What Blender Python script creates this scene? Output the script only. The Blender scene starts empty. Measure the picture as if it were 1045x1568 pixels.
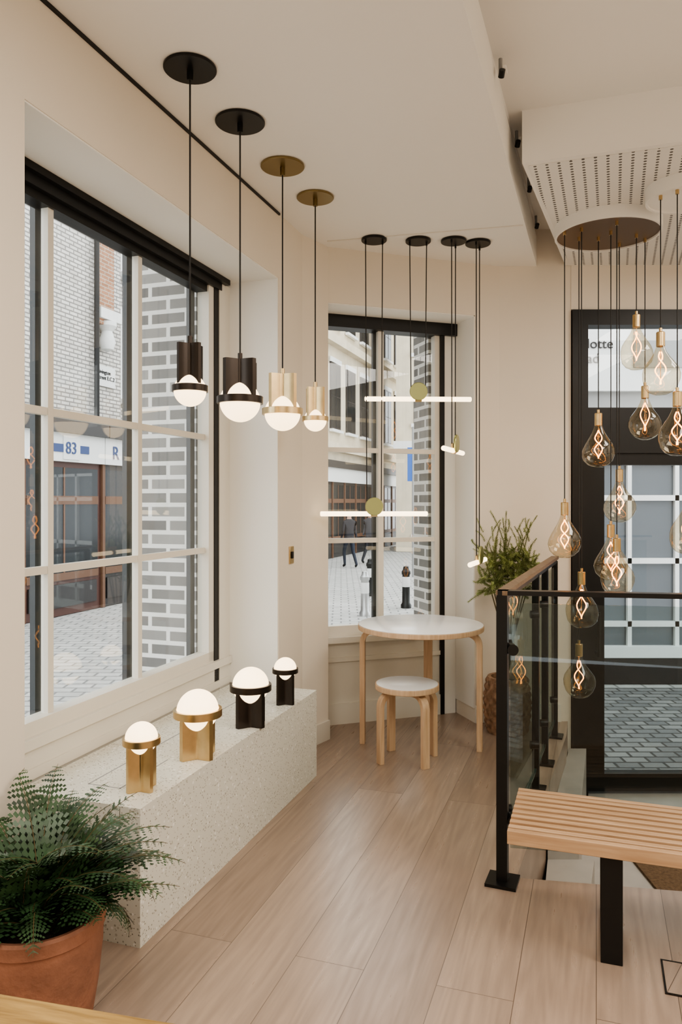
import bpy, bmesh, math, random
from mathutils import Vector, Matrix
random.seed(7)
S = bpy.context.scene
TH = math.atan(0.34)            # left wall direction relative to +Y
ROT_L = -TH
cL, sL = math.cos(TH), math.sin(TH)
def LW(d, s):                   # left-wall frame -> world xy
    return (d*cL + s*sL, -d*sL + s*cL)
C2 = Vector((-0.081, 4.75)); C3 = Vector((1.085, 5.143))
A2 = math.atan2(C3.y-C2.y, C3.x-C2.x)
CEIL = 3.11
HEAD = 2.75

# ------------------------------------------------------------------ materials
def new_mat(name):
    m = bpy.data.materials.new(name); m.use_nodes = True
    nt = m.node_tree
    return m, nt, nt.nodes["Principled BSDF"]
def col4(c): return (c[0], c[1], c[2], 1)
def simple(name, c, rough=0.5, metal=0.0, var=0.0, vscale=8, bump=0.0, bscale=60, emit=None, estr=0, spec=.5):
    m, nt, b = new_mat(name)
    b.inputs["Base Color"].default_value = col4(c)
    b.inputs["Roughness"].default_value = rough
    b.inputs["Metallic"].default_value = metal
    b.inputs["Specular IOR Level"].default_value = spec
    if emit:
        b.inputs["Emission Color"].default_value = col4(emit)
        b.inputs["Emission Strength"].default_value = estr
    tc = nt.nodes.new("ShaderNodeTexCoord")
    if var > 0:
        n = nt.nodes.new("ShaderNodeTexNoise"); n.inputs["Scale"].default_value = vscale
        n.inputs["Detail"].default_value = 5
        nt.links.new(tc.outputs["Object"], n.inputs["Vector"])
        r = nt.nodes.new("ShaderNodeValToRGB")
        r.color_ramp.elements[0].position = .3; r.color_ramp.elements[1].position = .7
        r.color_ramp.elements[0].color = col4([x*(1-var) for x in c])
        r.color_ramp.elements[1].color = col4([min(1, x*(1+var)) for x in c])
        nt.links.new(n.outputs["Fac"], r.inputs["Fac"])
        nt.links.new(r.outputs["Color"], b.inputs["Base Color"])
    if bump > 0:
        n2 = nt.nodes.new("ShaderNodeTexNoise"); n2.inputs["Scale"].default_value = bscale
        nt.links.new(tc.outputs["Object"], n2.inputs["Vector"])
        bp = nt.nodes.new("ShaderNodeBump"); bp.inputs["Strength"].default_value = bump
        bp.inputs["Distance"].default_value = .01
        nt.links.new(n2.outputs["Fac"], bp.inputs["Height"])
        nt.links.new(bp.outputs["Normal"], b.inputs["Normal"])
    return m

def wood(name, c1, c2, axis='X', scale=6, rough=0.45, stretch=14):
    m, nt, b = new_mat(name)
    tc = nt.nodes.new("ShaderNodeTexCoord"); mp = nt.nodes.new("ShaderNodeMapping")
    sc = {'X': (1, stretch, stretch), 'Y': (stretch, 1, stretch), 'Z': (stretch, stretch, 1)}[axis]
    mp.inputs["Scale"].default_value = sc
    n = nt.nodes.new("ShaderNodeTexNoise"); n.inputs["Scale"].default_value = scale
    n.inputs["Detail"].default_value = 8; n.inputs["Distortion"].default_value = .6
    r = nt.nodes.new("ShaderNodeValToRGB")
    r.color_ramp.elements[0].position = .3; r.color_ramp.elements[1].position = .72
    r.color_ramp.elements[0].color = col4(c1); r.color_ramp.elements[1].color = col4(c2)
    nt.links.new(tc.outputs["Object"], mp.inputs["Vector"]); nt.links.new(mp.outputs["Vector"], n.inputs["Vector"])
    nt.links.new(n.outputs["Fac"], r.inputs["Fac"]); nt.links.new(r.outputs["Color"], b.inputs["Base Color"])
    b.inputs["Roughness"].default_value = rough
    bp = nt.nodes.new("ShaderNodeBump"); bp.inputs["Strength"].default_value = .12; bp.inputs["Distance"].default_value = .004
    nt.links.new(n.outputs["Fac"], bp.inputs["Height"]); nt.links.new(bp.outputs["Normal"], b.inputs["Normal"])
    return m

def brick(name, c1, c2, mortar, bw=.225, rh=.075, ms=.01, rough=.8, flat=False, bump=.5, ov=.25):
    m, nt, b = new_mat(name)
    tc = nt.nodes.new("ShaderNodeTexCoord"); sep = nt.nodes.new("ShaderNodeSeparateXYZ")
    cmb = nt.nodes.new("ShaderNodeCombineXYZ")
    nt.links.new(tc.outputs["Object"], sep.inputs[0])
    if flat:
        nt.links.new(sep.outputs[0], cmb.inputs[0]); nt.links.new(sep.outputs[1], cmb.inputs[1])
    else:
        ad = nt.nodes.new("ShaderNodeMath"); ad.operation = 'ADD'
        nt.links.new(sep.outputs[0], ad.inputs[0]); nt.links.new(sep.outputs[1], ad.inputs[1])
        nt.links.new(ad.outputs[0], cmb.inputs[0]); nt.links.new(sep.outputs[2], cmb.inputs[1])
    bt = nt.nodes.new("ShaderNodeTexBrick")
    bt.inputs["Scale"].default_value = 1; bt.inputs["Brick Width"].default_value = bw
    bt.inputs["Row Height"].default_value = rh; bt.inputs["Mortar Size"].default_value = ms
    bt.inputs["Mortar Smooth"].default_value = .2
    bt.inputs["Color1"].default_value = col4(c1); bt.inputs["Color2"].default_value = col4(c2)
    bt.inputs["Mortar"].default_value = col4(mortar)
    nt.links.new(cmb.outputs[0], bt.inputs["Vector"])
    nz = nt.nodes.new("ShaderNodeTexNoise"); nz.inputs["Scale"].default_value = 9; nz.inputs["Detail"].default_value = 6
    nt.links.new(tc.outputs["Object"], nz.inputs["Vector"])
    mx = nt.nodes.new("ShaderNodeMix"); mx.data_type = 'RGBA'; mx.blend_type = 'OVERLAY'; mx.inputs[0].default_value = ov
    nt.links.new(bt.outputs["Color"], mx.inputs[6]); nt.links.new(nz.outputs["Fac"], mx.inputs[7])
    nt.links.new(mx.outputs[2], b.inputs["Base Color"])
    b.inputs["Roughness"].default_value = rough
    bp = nt.nodes.new("ShaderNodeBump"); bp.invert = True; bp.inputs["Strength"].default_value = bump; bp.inputs["Distance"].default_value = .01
    nt.links.new(bt.outputs["Fac"], bp.inputs["Height"]); nt.links.new(bp.outputs["Normal"], b.inputs["Normal"])
    return m

def glass(name, tint=(1, 1, 1), refl=.06, edge=.9, rough=0.0):
    m = bpy.data.materials.new(name); m.use_nodes = True; nt = m.node_tree
    for n in list(nt.nodes): nt.nodes.remove(n)
    out = nt.nodes.new("ShaderNodeOutputMaterial"); tr = nt.nodes.new("ShaderNodeBsdfTransparent")
    gl = nt.nodes.new("ShaderNodeBsdfGlossy"); mx = nt.nodes.new("ShaderNodeMixShader")
    lw = nt.nodes.new("ShaderNodeLayerWeight"); lw.inputs["Blend"].default_value = .25
    mr = nt.nodes.new("ShaderNodeMapRange"); mr.inputs["To Min"].default_value = refl; mr.inputs["To Max"].default_value = edge
    tr.inputs["Color"].default_value = col4(tint); gl.inputs["Roughness"].default_value = rough
    pw = nt.nodes.new("ShaderNodeMath"); pw.operation = 'POWER'; pw.inputs[1].default_value = 2.0
    nt.links.new(lw.outputs["Facing"], pw.inputs[0]); nt.links.new(pw.outputs[0], mr.inputs["Value"])
    nt.links.new(mr.outputs[0], mx.inputs[0]); nt.links.new(tr.outputs[0], mx.inputs[1])
    nt.links.new(gl.outputs[0], mx.inputs[2]); nt.links.new(mx.outputs[0], out.inputs[0])
    return m

M = {}
M['wall'] = simple("wall_paint", (.765, .70, .605), .75, var=.012, vscale=2)
M['wallw'] = simple("wall_paint_light", (.85, .835, .79), .7)
M['ceil'] = simple("ceiling_paint", (.86, .84, .795), .8)
M['trim'] = simple("trim_paint", (.75, .715, .64), .45)
M['black'] = simple("black_metal", (.012, .012, .012), .4, .3)
M['blackm'] = simple("black_satin", (.02, .019, .018), .35, .6)
M['bronze'] = simple("dark_bronze", (.05, .040, .034), .30, .85)
M['brass'] = simple("brushed_brass", (.62, .46, .25), .28, 1, var=.06, vscale=30)
M['brassd'] = simple("aged_brass", (.26, .20, .10), .35, 1)
M['copper'] = simple("bronze_underside", (.20, .13, .08), .4, .6)
M['cord'] = simple("cord", (.012, .011, .01), .6)
M['globe'] = simple("opal_glass", (.9, .84, .74), .3, emit=(1, .72, .40), estr=2.5)
M['tube'] = simple("lit_glass_tube", (.9, .88, .8), .2, emit=(1, .76, .46), estr=3.0)
M['filament'] = simple("filament", (1, .6, .3), .5, emit=(1, .36, .08), estr=9)
M['disc'] = simple("brass_green", (.40, .42, .20), .3, .75)
M['white'] = simple("white_laminate", (.86, .87, .88), .22)
M['birch'] = wood("birch", (.54, .35, .21), (.69, .49, .32), 'Z', 5)
M['oak'] = wood("bench_oak", (.41, .25, .14), (.56, .375, .23), 'X', 4)
M['oaktop'] = wood("oak_top", (.22, .13, .04), (.40, .26, .09), 'X', 9)
M['handrail'] = wood("handrail", (.13, .085, .05), (.22, .145, .09), 'Y', 6)
M['terra'] = simple("terracotta", (.28, .125, .075), .7, var=.32, vscale=7, bump=.3)
M['soil'] = simple("soil", (.03, .02, .012), .95, bump=.8, bscale=80)
M['fern'] = simple("fern_leaf", (.034, .074, .030), .40, var=.55, vscale=12)
M['stem'] = simple("stem", (.10, .075, .03), .7)
M['needle'] = simple("conifer_leaf", (.27, .32, .11), .6, var=.45, vscale=14)
M['basket'] = simple("woven_basket", (.30, .18, .11), .8, var=.4, vscale=30)
M['glass'] = glass("window_glass", (.97, .985, .98), .03, .5)
M['glassb'] = glass("balustrade_glass", (.76, .81, .80), .03, .45)
M['bulb'] = glass("bulb_glass", (.93, .87, .75), .08, .85)
M['edge'] = simple("glass_edge", (.05, .09, .08), .2)
M['mat'] = simple("coir", (.16, .10, .055), .95, var=.3, vscale=60, bump=.8, bscale=200)
M['stone'] = simple("pale_stone", (.42, .39, .355), .5, var=.06)
M['darkglass'] = simple("dark_pane", (.022, .025, .028), .12, 0, spec=.25)
M['dglass2'] = simple("mid_pane", (.10, .115, .13), .12, 0, spec=.3)
M['darkframe'] = simple("outer_frame", (.06, .065, .07), .4)
M['extwhite'] = simple("ext_white", (.76, .76, .74), .6)
M['steel'] = simple("bollard_steel", (.5, .5, .5), .35, .8)
M['grey'] = simple("ext_grey", (.32, .32, .315), .7)
M['red'] = simple("shop_maroon", (.075, .028, .020), .5)
M['rust'] = simple("shop_rust", (.14, .07, .04), .6)
M['navy'] = simple("sign_navy", (.03, .06, .18), .5)
M['blue'] = simple("sign_blue", (.02, .12, .45), .5)
M['stucco'] = simple("stucco", (.62, .54, .41), .8, var=.10, vscale=2)
M['darkwood'] = simple("shopfront_dark", (.03, .027, .027), .45)
M['wbrick'] = brick("white_painted_brick", (.68, .65, .60), (.55, .52, .475), (.24, .225, .21), ms=.014)
M['obrick'] = brick("orange_brick", (.42, .21, .12), (.32, .16, .09), (.45, .38, .31))
M['gbrick'] = brick("grey_glazed_brick", (.17, .165, .16), (.34, .33, .315), (.80, .79, .76), bw=.235, rh=.078, ms=.014, ov=.15)
M['pave'] = brick("street_setts", (.42, .41, .385), (.51, .495, .47), (.22, .215, .205), bw=.30, rh=.18, ms=.016, flat=True, bump=.3)
M['cobble'] = brick("cobbles", (.13, .13, .135), (.24, .235, .23), (.05, .05, .05), bw=.19, rh=.12, ms=.012, flat=True, bump=.7)

def floor_mat():
    m, nt, b = new_mat("oak_plank_floor")
    tc = nt.nodes.new("ShaderNodeTexCoord"); vr = nt.nodes.new("ShaderNodeVectorRotate")
    vr.rotation_type = 'Z_AXIS'; vr.inputs["Angle"].default_value = -(math.pi/2 - TH)
    nt.links.new(tc.outputs["Object"], vr.inputs["Vector"])
    bt = nt.nodes.new("ShaderNodeTexBrick"); bt.inputs["Scale"].default_value = 1
    bt.inputs["Brick Width"].default_value = 2.3; bt.inputs["Row Height"].default_value = .235
    bt.inputs["Mortar Size"].default_value = .0014; bt.offset = .37; bt.inputs["Mortar Smooth"].default_value = .4
    bt.inputs["Color1"].default_value = (.375, .28, .215, 1); bt.inputs["Color2"].default_value = (.285, .205, .153, 1)
    bt.inputs["Mortar"].default_value = (.13, .092, .068, 1)
    nt.links.new(vr.outputs[0], bt.inputs["Vector"])
    mp = nt.nodes.new("ShaderNodeMapping"); mp.inputs["Scale"].default_value = (.5, 6, 1)
    nt.links.new(vr.outputs[0], mp.inputs["Vector"])
    add = nt.nodes.new("ShaderNodeVectorMath"); add.operation = 'ADD'
    sc = nt.nodes.new("ShaderNodeVectorMath"); sc.operation = 'SCALE'; sc.inputs["Scale"].default_value = 37
    nt.links.new(bt.outputs["Color"], sc.inputs[0]); nt.links.new(mp.outputs[0], add.inputs[0]); nt.links.new(sc.outputs[0], add.inputs[1])
    n = nt.nodes.new("ShaderNodeTexNoise"); n.inputs["Scale"].default_value = .9; n.inputs["Detail"].default_value = 2
    nt.links.new(add.outputs[0], n.inputs["Vector"])
    mu = nt.nodes.new("ShaderNodeMath"); mu.operation = 'MULTIPLY'; mu.inputs[1].default_value = 85
    sn = nt.nodes.new("ShaderNodeMath"); sn.operation = 'SINE'
    nt.links.new(n.outputs["Fac"], mu.inputs[0]); nt.links.new(mu.outputs[0], sn.inputs[0])
    n3 = nt.nodes.new("ShaderNodeTexNoise"); n3.inputs["Scale"].default_value = 7; n3.inputs["Detail"].default_value = 7
    nt.links.new(add.outputs[0], n3.inputs["Vector"])
    m1 = nt.nodes.new("ShaderNodeMath"); m1.operation = 'MULTIPLY_ADD'; m1.inputs[1].default_value = .085
    nt.links.new(sn.outputs[0], m1.inputs[0]); nt.links.new(n3.outputs["Fac"], m1.inputs[2])
    r = nt.nodes.new("ShaderNodeValToRGB"); r.color_ramp.elements[0].position = .28; r.color_ramp.elements[1].position = .72
    r.color_ramp.elements[0].color = (.38, .38, .38, 1); r.color_ramp.elements[1].color = (.60, .60, .60, 1)
    nt.links.new(m1.outputs[0], r.inputs[0])
    mx = nt.nodes.new("ShaderNodeMix"); mx.data_type = 'RGBA'; mx.blend_type = 'OVERLAY'; mx.inputs[0].default_value = .6
    nt.links.new(bt.outputs["Color"], mx.inputs[6]); nt.links.new(r.outputs[0], mx.inputs[7])
    nt.links.new(mx.outputs[2], b.inputs["Base Color"])
    mr = nt.nodes.new("ShaderNodeMapRange"); mr.inputs["To Min"].default_value = .36; mr.inputs["To Max"].default_value = .24
    nt.links.new(m1.outputs[0], mr.inputs["Value"]); nt.links.new(mr.outputs[0], b.inputs["Roughness"])
    b.inputs["Specular IOR Level"].default_value = .8
    bp = nt.nodes.new("ShaderNodeBump"); bp.inputs["Strength"].default_value = .10; bp.inputs["Distance"].default_value = .003
    nt.links.new(m1.outputs[0], bp.inputs["Height"]); nt.links.new(bp.outputs["Normal"], b.inputs["Normal"])
    return m
M['floor'] = floor_mat()

def terrazzo():
    m, nt, b = new_mat("terrazzo")
    tc = nt.nodes.new("ShaderNodeTexCoord")
    base = (.70, .69, .62, 1); prev = None
    for i, (sc, th, c) in enumerate([(66, .26, (.40, .38, .31, 1)), (48, .28, (.86, .85, .81, 1)), (104, .28, (.40, .37, .30, 1)), (40, .19, (.50, .48, .41, 1)), (82, .23, (.27, .255, .21, 1))]):
        v = nt.nodes.new("ShaderNodeTexVoronoi"); v.inputs["Scale"].default_value = sc
        mp = nt.nodes.new("ShaderNodeMapping"); mp.inputs["Location"].default_value = (i*3.1, i*1.7, i*.9); mp.inputs["Rotation"].default_value = (i, i*.5, 0)
        nt.links.new(tc.outputs["Object"], mp.inputs[0]); nt.links.new(mp.outputs[0], v.inputs["Vector"])
        lt = nt.nodes.new("ShaderNodeMath"); lt.operation = 'LESS_THAN'; lt.inputs[1].default_value = th
        nt.links.new(v.outputs["Distance"], lt.inputs[0])
        sp = nt.nodes.new("ShaderNodeSeparateColor"); nt.links.new(v.outputs["Color"], sp.inputs[0])
        g = nt.nodes.new("ShaderNodeMath"); g.operation = 'GREATER_THAN'; g.inputs[1].default_value = .66
        nt.links.new(sp.outputs[0], g.inputs[0])
        mu = nt.nodes.new("ShaderNodeMath"); mu.operation = 'MULTIPLY'
        nt.links.new(lt.outputs[0], mu.inputs[0]); nt.links.new(g.outputs[0], mu.inputs[1])
        mx = nt.nodes.new("ShaderNodeMix"); mx.data_type = 'RGBA'
        nt.links.new(mu.outputs[0], mx.inputs[0])
        if prev is None: mx.inputs[6].default_value = base
        else: nt.links.new(prev, mx.inputs[6])
        mx.inputs[7].default_value = c; prev = mx.outputs[2]
    nt.links.new(prev, b.inputs["Base Color"]); b.inputs["Roughness"].default_value = .38
    return m
M['terrazzo'] = terrazzo()

def perforated():
    m, nt, b = new_mat("perforated_ceiling")
    tc = nt.nodes.new("ShaderNodeTexCoord"); sep = nt.nodes.new("ShaderNodeSeparateXYZ")
    vr = nt.nodes.new("ShaderNodeVectorRotate"); vr.rotation_type = 'Z_AXIS'; vr.inputs["Angle"].default_value = math.radians(20)
    nt.links.new(tc.outputs["Object"], vr.inputs["Vector"]); nt.links.new(vr.outputs[0], sep.inputs[0])
    sq = []
    for ax, per in ((0, .055), (1, .030)):
        d = nt.nodes.new("ShaderNodeMath"); d.operation = 'DIVIDE'; d.inputs[1].default_value = per
        f = nt.nodes.new("ShaderNodeMath"); f.operation = 'FRACT'
        s_ = nt.nodes.new("ShaderNodeMath"); s_.operation = 'SUBTRACT'; s_.inputs[1].default_value = .5
        mu = nt.nodes.new("ShaderNodeMath"); mu.operation = 'MULTIPLY'; mu.inputs[1].default_value = per
        p = nt.nodes.new("ShaderNodeMath"); p.operation = 'POWER'; p.inputs[1].default_value = 2
        ab = nt.nodes.new("ShaderNodeMath"); ab.operation = 'ABSOLUTE'
        nt.links.new(sep.outputs[ax], d.inputs[0]); nt.links.new(d.outputs[0], f.inputs[0]); nt.links.new(f.outputs[0], s_.inputs[0])
        nt.links.new(s_.outputs[0], mu.inputs[0]); nt.links.new(mu.outputs[0], ab.inputs[0]); nt.links.new(ab.outputs[0], p.inputs[0]); sq.append(p)
    ad = nt.nodes.new("ShaderNodeMath"); ad.operation = 'ADD'
    nt.links.new(sq[0].outputs[0], ad.inputs[0]); nt.links.new(sq[1].outputs[0], ad.inputs[1])
    lt = nt.nodes.new("ShaderNodeMath"); lt.operation = 'LESS_THAN'; lt.inputs[1].default_value = .0078**2
    nt.links.new(ad.outputs[0], lt.inputs[0])
    mx = nt.nodes.new("ShaderNodeMix"); mx.data_type = 'RGBA'; nt.links.new(lt.outputs[0], mx.inputs[0])
    mx.inputs[6].default_value = (.81, .79, .745, 1); mx.inputs[7].default_value = (.13, .12, .11, 1)
    nt.links.new(mx.outputs[2], b.inputs["Base Color"]); b.inputs["Roughness"].default_value = .8
    return m
M['perf'] = perforated()

# ------------------------------------------------------------------ mesh builder
class MB:
    def __init__(s): s.bm = bmesh.new(); s.mats = []
    def mi(s, m):
        m = M[m]
        if m not in s.mats: s.mats.append(m)
        return s.mats.index(m)
    def face(s, vs, mi, smooth=False):
        try:
            f = s.bm.faces.new(vs); f.material_index = mi; f.smooth = smooth
        except ValueError: pass
    def bb(s, x0, x1, y0, y1, z0, z1, m):
        s.prism([(x0, y0), (x1, y0), (x1, y1), (x0, y1)], z0, z1, m)
    def box(s, c, size, rz, m, rx=0, ry=0):
        mi = s.mi(m); R = Matrix.Rotation(rz, 3, 'Z') @ Matrix.Rotation(ry, 3, 'Y') @ Matrix.Rotation(rx, 3, 'X')
        v = []
        for i in range(8):
            p = Vector(((i & 1)-.5, ((i >> 1) & 1)-.5, ((i >> 2) & 1)-.5))
            p = R @ Vector((p.x*size[0], p.y*size[1], p.z*size[2])) + Vector(c)
            v.append(s.bm.verts.new(p))
        for f in ((0, 2, 3, 1), (4, 5, 7, 6), (0, 1, 5, 4), (2, 6, 7, 3), (0, 4, 6, 2), (1, 3, 7, 5)):
            s.face([v[i] for i in f], mi)
    def prism(s, poly, z0, z1, m, mtop=None):
        mi = s.mi(m); mt = s.mi(mtop) if mtop else mi
        a = [s.bm.verts.new((p[0], p[1], z0)) for p in poly]
        b = [s.bm.verts.new((p[0], p[1], z1)) for p in poly]
        n = len(poly)
        s.face(a[::-1], mi); s.face(b, mt)
        for i in range(n): s.face([a[i], a[(i+1) % n], b[(i+1) % n], b[i]], mi, n > 12)
    def lathe(s, prof, o, seg, m, fn=None, sm=True, R=None):
        mi = s.mi(m); rings = []
        o = Vector(o)
        for (r, z) in prof:
            if r < 1e-6:
                p = Vector((0, 0, z));  p = R @ p if R else p
                rings.append([s.bm.verts.new(o+p)])
            else:
                ring = []
                for k in range(seg):
                    a = 2*math.pi*k/seg; rr = r*(fn(a, z) if fn else 1)
                    p = Vector((rr*math.cos(a), rr*math.sin(a), z)); p = R @ p if R else p
                    ring.append(s.bm.verts.new(o+p))
                rings.append(ring)
        for a, b in zip(rings[:-1], rings[1:]):
            for k in range(seg):
                k2 = (k+1) % seg
                if len(a) == 1 and len(b) == 1: continue
                if len(a) == 1: s.face([a[0], b[k2], b[k]], mi, sm)
                elif len(b) == 1: s.face([a[k], a[k2], b[0]], mi, sm)
                else: s.face([a[k], a[k2], b[k2], b[k]], mi, sm)
        return rings
    def cyl(s, o, r, h, m, seg=32, R=None, bev=0):
        b = bev
        if b: prof = [(0, 0), (r-b, 0), (r, b), (r, h-b), (r-b, h), (0, h)]
        else: prof = [(0, 0), (r, 0), (r, h), (0, h)]
        s.lathe(prof, o, seg, m, R=R)
    def sphere(s, o, r, m, seg=32, rings=16):
        prof = []
        for i in range(rings+1):
            a = -math.pi/2 + math.pi*i/rings
            prof.append((max(0, r*math.cos(a)) if 0 < i < rings else 0, r*math.sin(a)))
        s.lathe(prof, o, seg, m)
    def tube(s, pts, r, m, seg=8):
        mi = s.mi(m); pts = [Vector(p) for p in pts]; n = len(pts); rings = []
        up = None
        for i, p in enumerate(pts):
            t = (pts[min(i+1, n-1)]-pts[max(i-1, 0)]).normalized()
            if up is None:
                up = Vector((1, 0, 0)) if abs(t.x) < .9 else Vector((0, 1, 0))
            u = (up - t*up.dot(t)).normalized(); up = u; w = t.cross(u)
            rr = r[i] if isinstance(r, (list, tuple)) else r
            rings.append([s.bm.verts.new(p + u*rr*math.cos(2*math.pi*k/seg) + w*rr*math.sin(2*math.pi*k/seg)) for k in range(seg)])
        for a, b in zip(rings[:-1], rings[1:]):
            for k in range(seg): s.face([a[k], a[(k+1) % seg], b[(k+1) % seg], b[k]], mi, True)
        s.face(rings[0][::-1], mi); s.face(rings[-1], mi)
    def ribbon(s, path, c, ang, w, t, m):
        """flat bar swept along a path given in (radius, z) in a vertical radial plane"""
        mi = s.mi(m); er = Vector((math.cos(ang), math.sin(ang), 0)); et = Vector((-er.y, er.x, 0)); ez = Vector((0, 0, 1))
        n = len(path); rings = []
        for i in range(n):
            a = Vector(path[max(i-1, 0)]); b = Vector(path[min(i+1, n-1)]); d = (b-a).normalized(); nn = Vector((-d.y, d.x))
            q = []
            for (su, sv) in ((-1, -1), (1, -1), (1, 1), (-1, 1)):
                rr = path[i][0]+nn.x*t/2*sv; zz = path[i][1]+nn.y*t/2*sv
                q.append(s.bm.verts.new(Vector(c)+er*rr+et*(w/2*su)+ez*zz))
            rings.append(q)
        for a, b in zip(rings[:-1], rings[1:]):
            for k in range(4): s.face([a[k], a[(k+1) % 4], b[(k+1) % 4], b[k]], mi, True)
        s.face(rings[0][::-1], mi); s.face(rings[-1], mi)
    def poly(s, pts, m, sm=False):
        mi = s.mi(m); s.face([s.bm.verts.new(p) for p in pts], mi, sm)
    def finish(s, name, loc=(0, 0, 0), rz=0, bevel=0, parent=None, recalc=True):
        if recalc: bmesh.ops.recalc_face_normals(s.bm, faces=s.bm.faces)
        me = bpy.data.meshes.new(name); s.bm.to_mesh(me); s.bm.free()
        for m in s.mats: me.materials.append(m)
        me.set_sharp_from_angle(angle=math.radians(38))
        ob = bpy.data.objects.new(name, me); S.collection.objects.link(ob)
        ob.location = loc; ob.rotation_euler = (0, 0, rz)
        if bevel:
            bv = ob.modifiers.new("bevel", 'BEVEL'); bv.width = bevel; bv.segments = 2; bv.limit_method = 'ANGLE'
            bv.harden_normals = False
        if parent: ob.parent = parent
        return ob

# ------------------------------------------------------------------ ROOM SHELL
floor_poly = [LW(-2.04, -1.75), (3.62, -1.62), (3.62, 2.50), (.70, 2.995), (1.44, 4.80), (1.56, 5.16), (1.0, 5.43), (-.20, 5.03), LW(-2.04, 4.6)]
mb = MB(); mb.prism(floor_poly, -.5, 0, 'floor'); mb.finish("floor")
mb = MB(); mb.prism([(.55, 2.45), (3.62, 2.0), (3.62, 5.25), (1.35, 5.25)], -.62, -.5, 'stone')
mb.finish("floor_entrance")
mb = MB(); mb.bb(1.62, 2.9, 3.3, 4.75, -.5, -.485, 'mat'); mb.finish("entrance_mat")

DI, DW = -1.68, -2.0
mb = MB(); mb.bb(-2.04, DI, -1.75, 1.89, 0, 3.36, 'wall'); mb.finish("wall_left", rz=ROT_L)
mb = MB(); mb.bb(-2.04, DI, 1.89, 3.86, HEAD, 3.36, 'wall'); mb.finish("wall_left_over_window", rz=ROT_L)
mb = MB(); mb.bb(-2.04, DI, 3.86, 4.215, 0, 3.36, 'wall'); mb.finish("wall_left_pier", rz=ROT_L)
mb = MB()
mb.bb(-1.995, DI-.004, 3.852, 3.86, .468, HEAD, 'wallw')
mb.bb(-1.995, DI-.004, 1.89, 3.852, HEAD-.006, HEAD, 'wallw')
mb.finish("trim_window_reveal_left", rz=ROT_L)
mb = MB(); mb.bb(DI, DI+.010, -1.6, 3.86, CEIL-.012, CEIL-.001, 'black'); mb.finish("painted_shadow_gap", rz=ROT_L)  # solid black strip standing in for the shade inside the ceiling gap
pB0 = Vector(LW(DI, 4.215)); 
mb = MB(); mb.prism([pB0, C2, (C2.x-.11, C2.y+.35), (pB0.x-.33, pB0.y+.30)], 0, 3.36, 'wall'); mb.finish("wall_corner")
TR = 1.044; LEN2 = (C3-C2).length
mb = MB(); mb.bb(0, TR, 0, .33, HEAD+.01, 3.36, 'wall'); mb.finish("wall_back_over_window", loc=(C2.x, C2.y, 0), rz=A2)
mb = MB(); mb.bb(TR, LEN2, 0, .33, 0, 3.36, 'wall'); mb.finish("wall_back", loc=(C2.x, C2.y, 0), rz=A2)
mb = MB(); mb.bb(TR-.008, TR, .004, .28, .1, HEAD+.005, 'wallw'); mb.bb(0, TR-.008, .004, .28, HEAD+.004, HEAD+.0098, 'wallw')
mb.finish("trim_window_reveal_back", loc=(C2.x, C2.y, 0), rz=A2)
mb = MB()
mb.prism([C3, (1.57, 5.125), (1.57, 5.35), (C3.x-.11, C3.y+.33)], -.5, 3.36, 'wall'); mb.finish("wall_pier")
mb = MB(); mb.bb(1.57, 3.6, 5.12, 5.35, 2.81, 3.36, 'wall'); mb.finish("wall_over_door")
mb = MB(); mb.bb(2.85, 3.6, 5.12, 5.35, -.5, 2.81, 'wall'); mb.finish("wall_door_side")
mb = MB(); mb.bb(3.5, 3.62, -1.62, 5.12, -.5, 3.36, 'wall'); mb.finish("wall_right")
mb = MB(); xl = LW(DI, -1.75)[0]; mb.bb(xl-.3, 3.5, -1.62, -1.5, 0, 3.36, 'wall'); mb.finish("wall_rear")
ex = lambda y: 1.075+.348*(y-4.377)
mb = MB()
mb.prism([LW(-2.03, -1.75), (ex(-1.6), -1.6), (ex(5.16), 5.16), (C3.x-.05, C3.y+.2), (C2.x-.08, C2.y+.3), LW(-2.03, 4.4)], CEIL, CEIL+.2, 'ceil')
mb.finish("ceiling")
mb = MB(); mb.prism([(-2.8, -1.62), (3.62, -1.62), (3.62, 5.4), (-1.2, 5.4)], 3.36, 3.46, 'ceil'); mb.finish("ceiling_upper")
mb = MB(); mb.prism([(.862, 3.574), (3.5, 2.72), (3.5, 5.12), (1.53, 5.12)], CEIL, 3.36, 'ceil')
mb.prism([(.90, 3.60), (3.5, 2.76), (3.5, 5.10), (1.55, 5.10)], CEIL-.003, CEIL-.0005, 'perf')
mb.finish("ceiling_bulkhead")
mb = MB()
a = Vector((-.085, 4.64)); b = Vector((1.06, 4.37)); dn = (b-a).normalized(); nn = Vector((-dn.y, dn.x))*.004
mb.prism([a-nn, b-nn, b+nn, a+nn], CEIL-.004, CEIL-.0005, 'trim')
mb.finish("trim_ceiling_seam")
mb = MB()
p0 = Vector((.02, 1.55)); p1 = Vector((1.24, 4.95)); dv = (p1-p0).normalized(); ang = math.atan2(dv.y, dv.x)
c = (p0+p1)/2; mb.box((c.x+.03, c.y, 3.345), ((p1-p0).length, .03, .03), ang, 'ceil')
for (x, y) in ((.655, 3.13), (.865, 3.74), (1.06, 4.28), (1.25, 4.85)):
    mb.cyl((x+.01, y, 3.285), .008, .06, 'grey', 10)
    mb.cyl((x+.01, y-.012, 3.262), .013, .03, 'black', 12, R=Matrix.Rotation(math.radians(55), 3, 'X'))
    mb.box((x+.03, y, 3.30), (.05, .012, .012), ang, 'ceil')
mb.finish("ceiling_rail")

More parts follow.
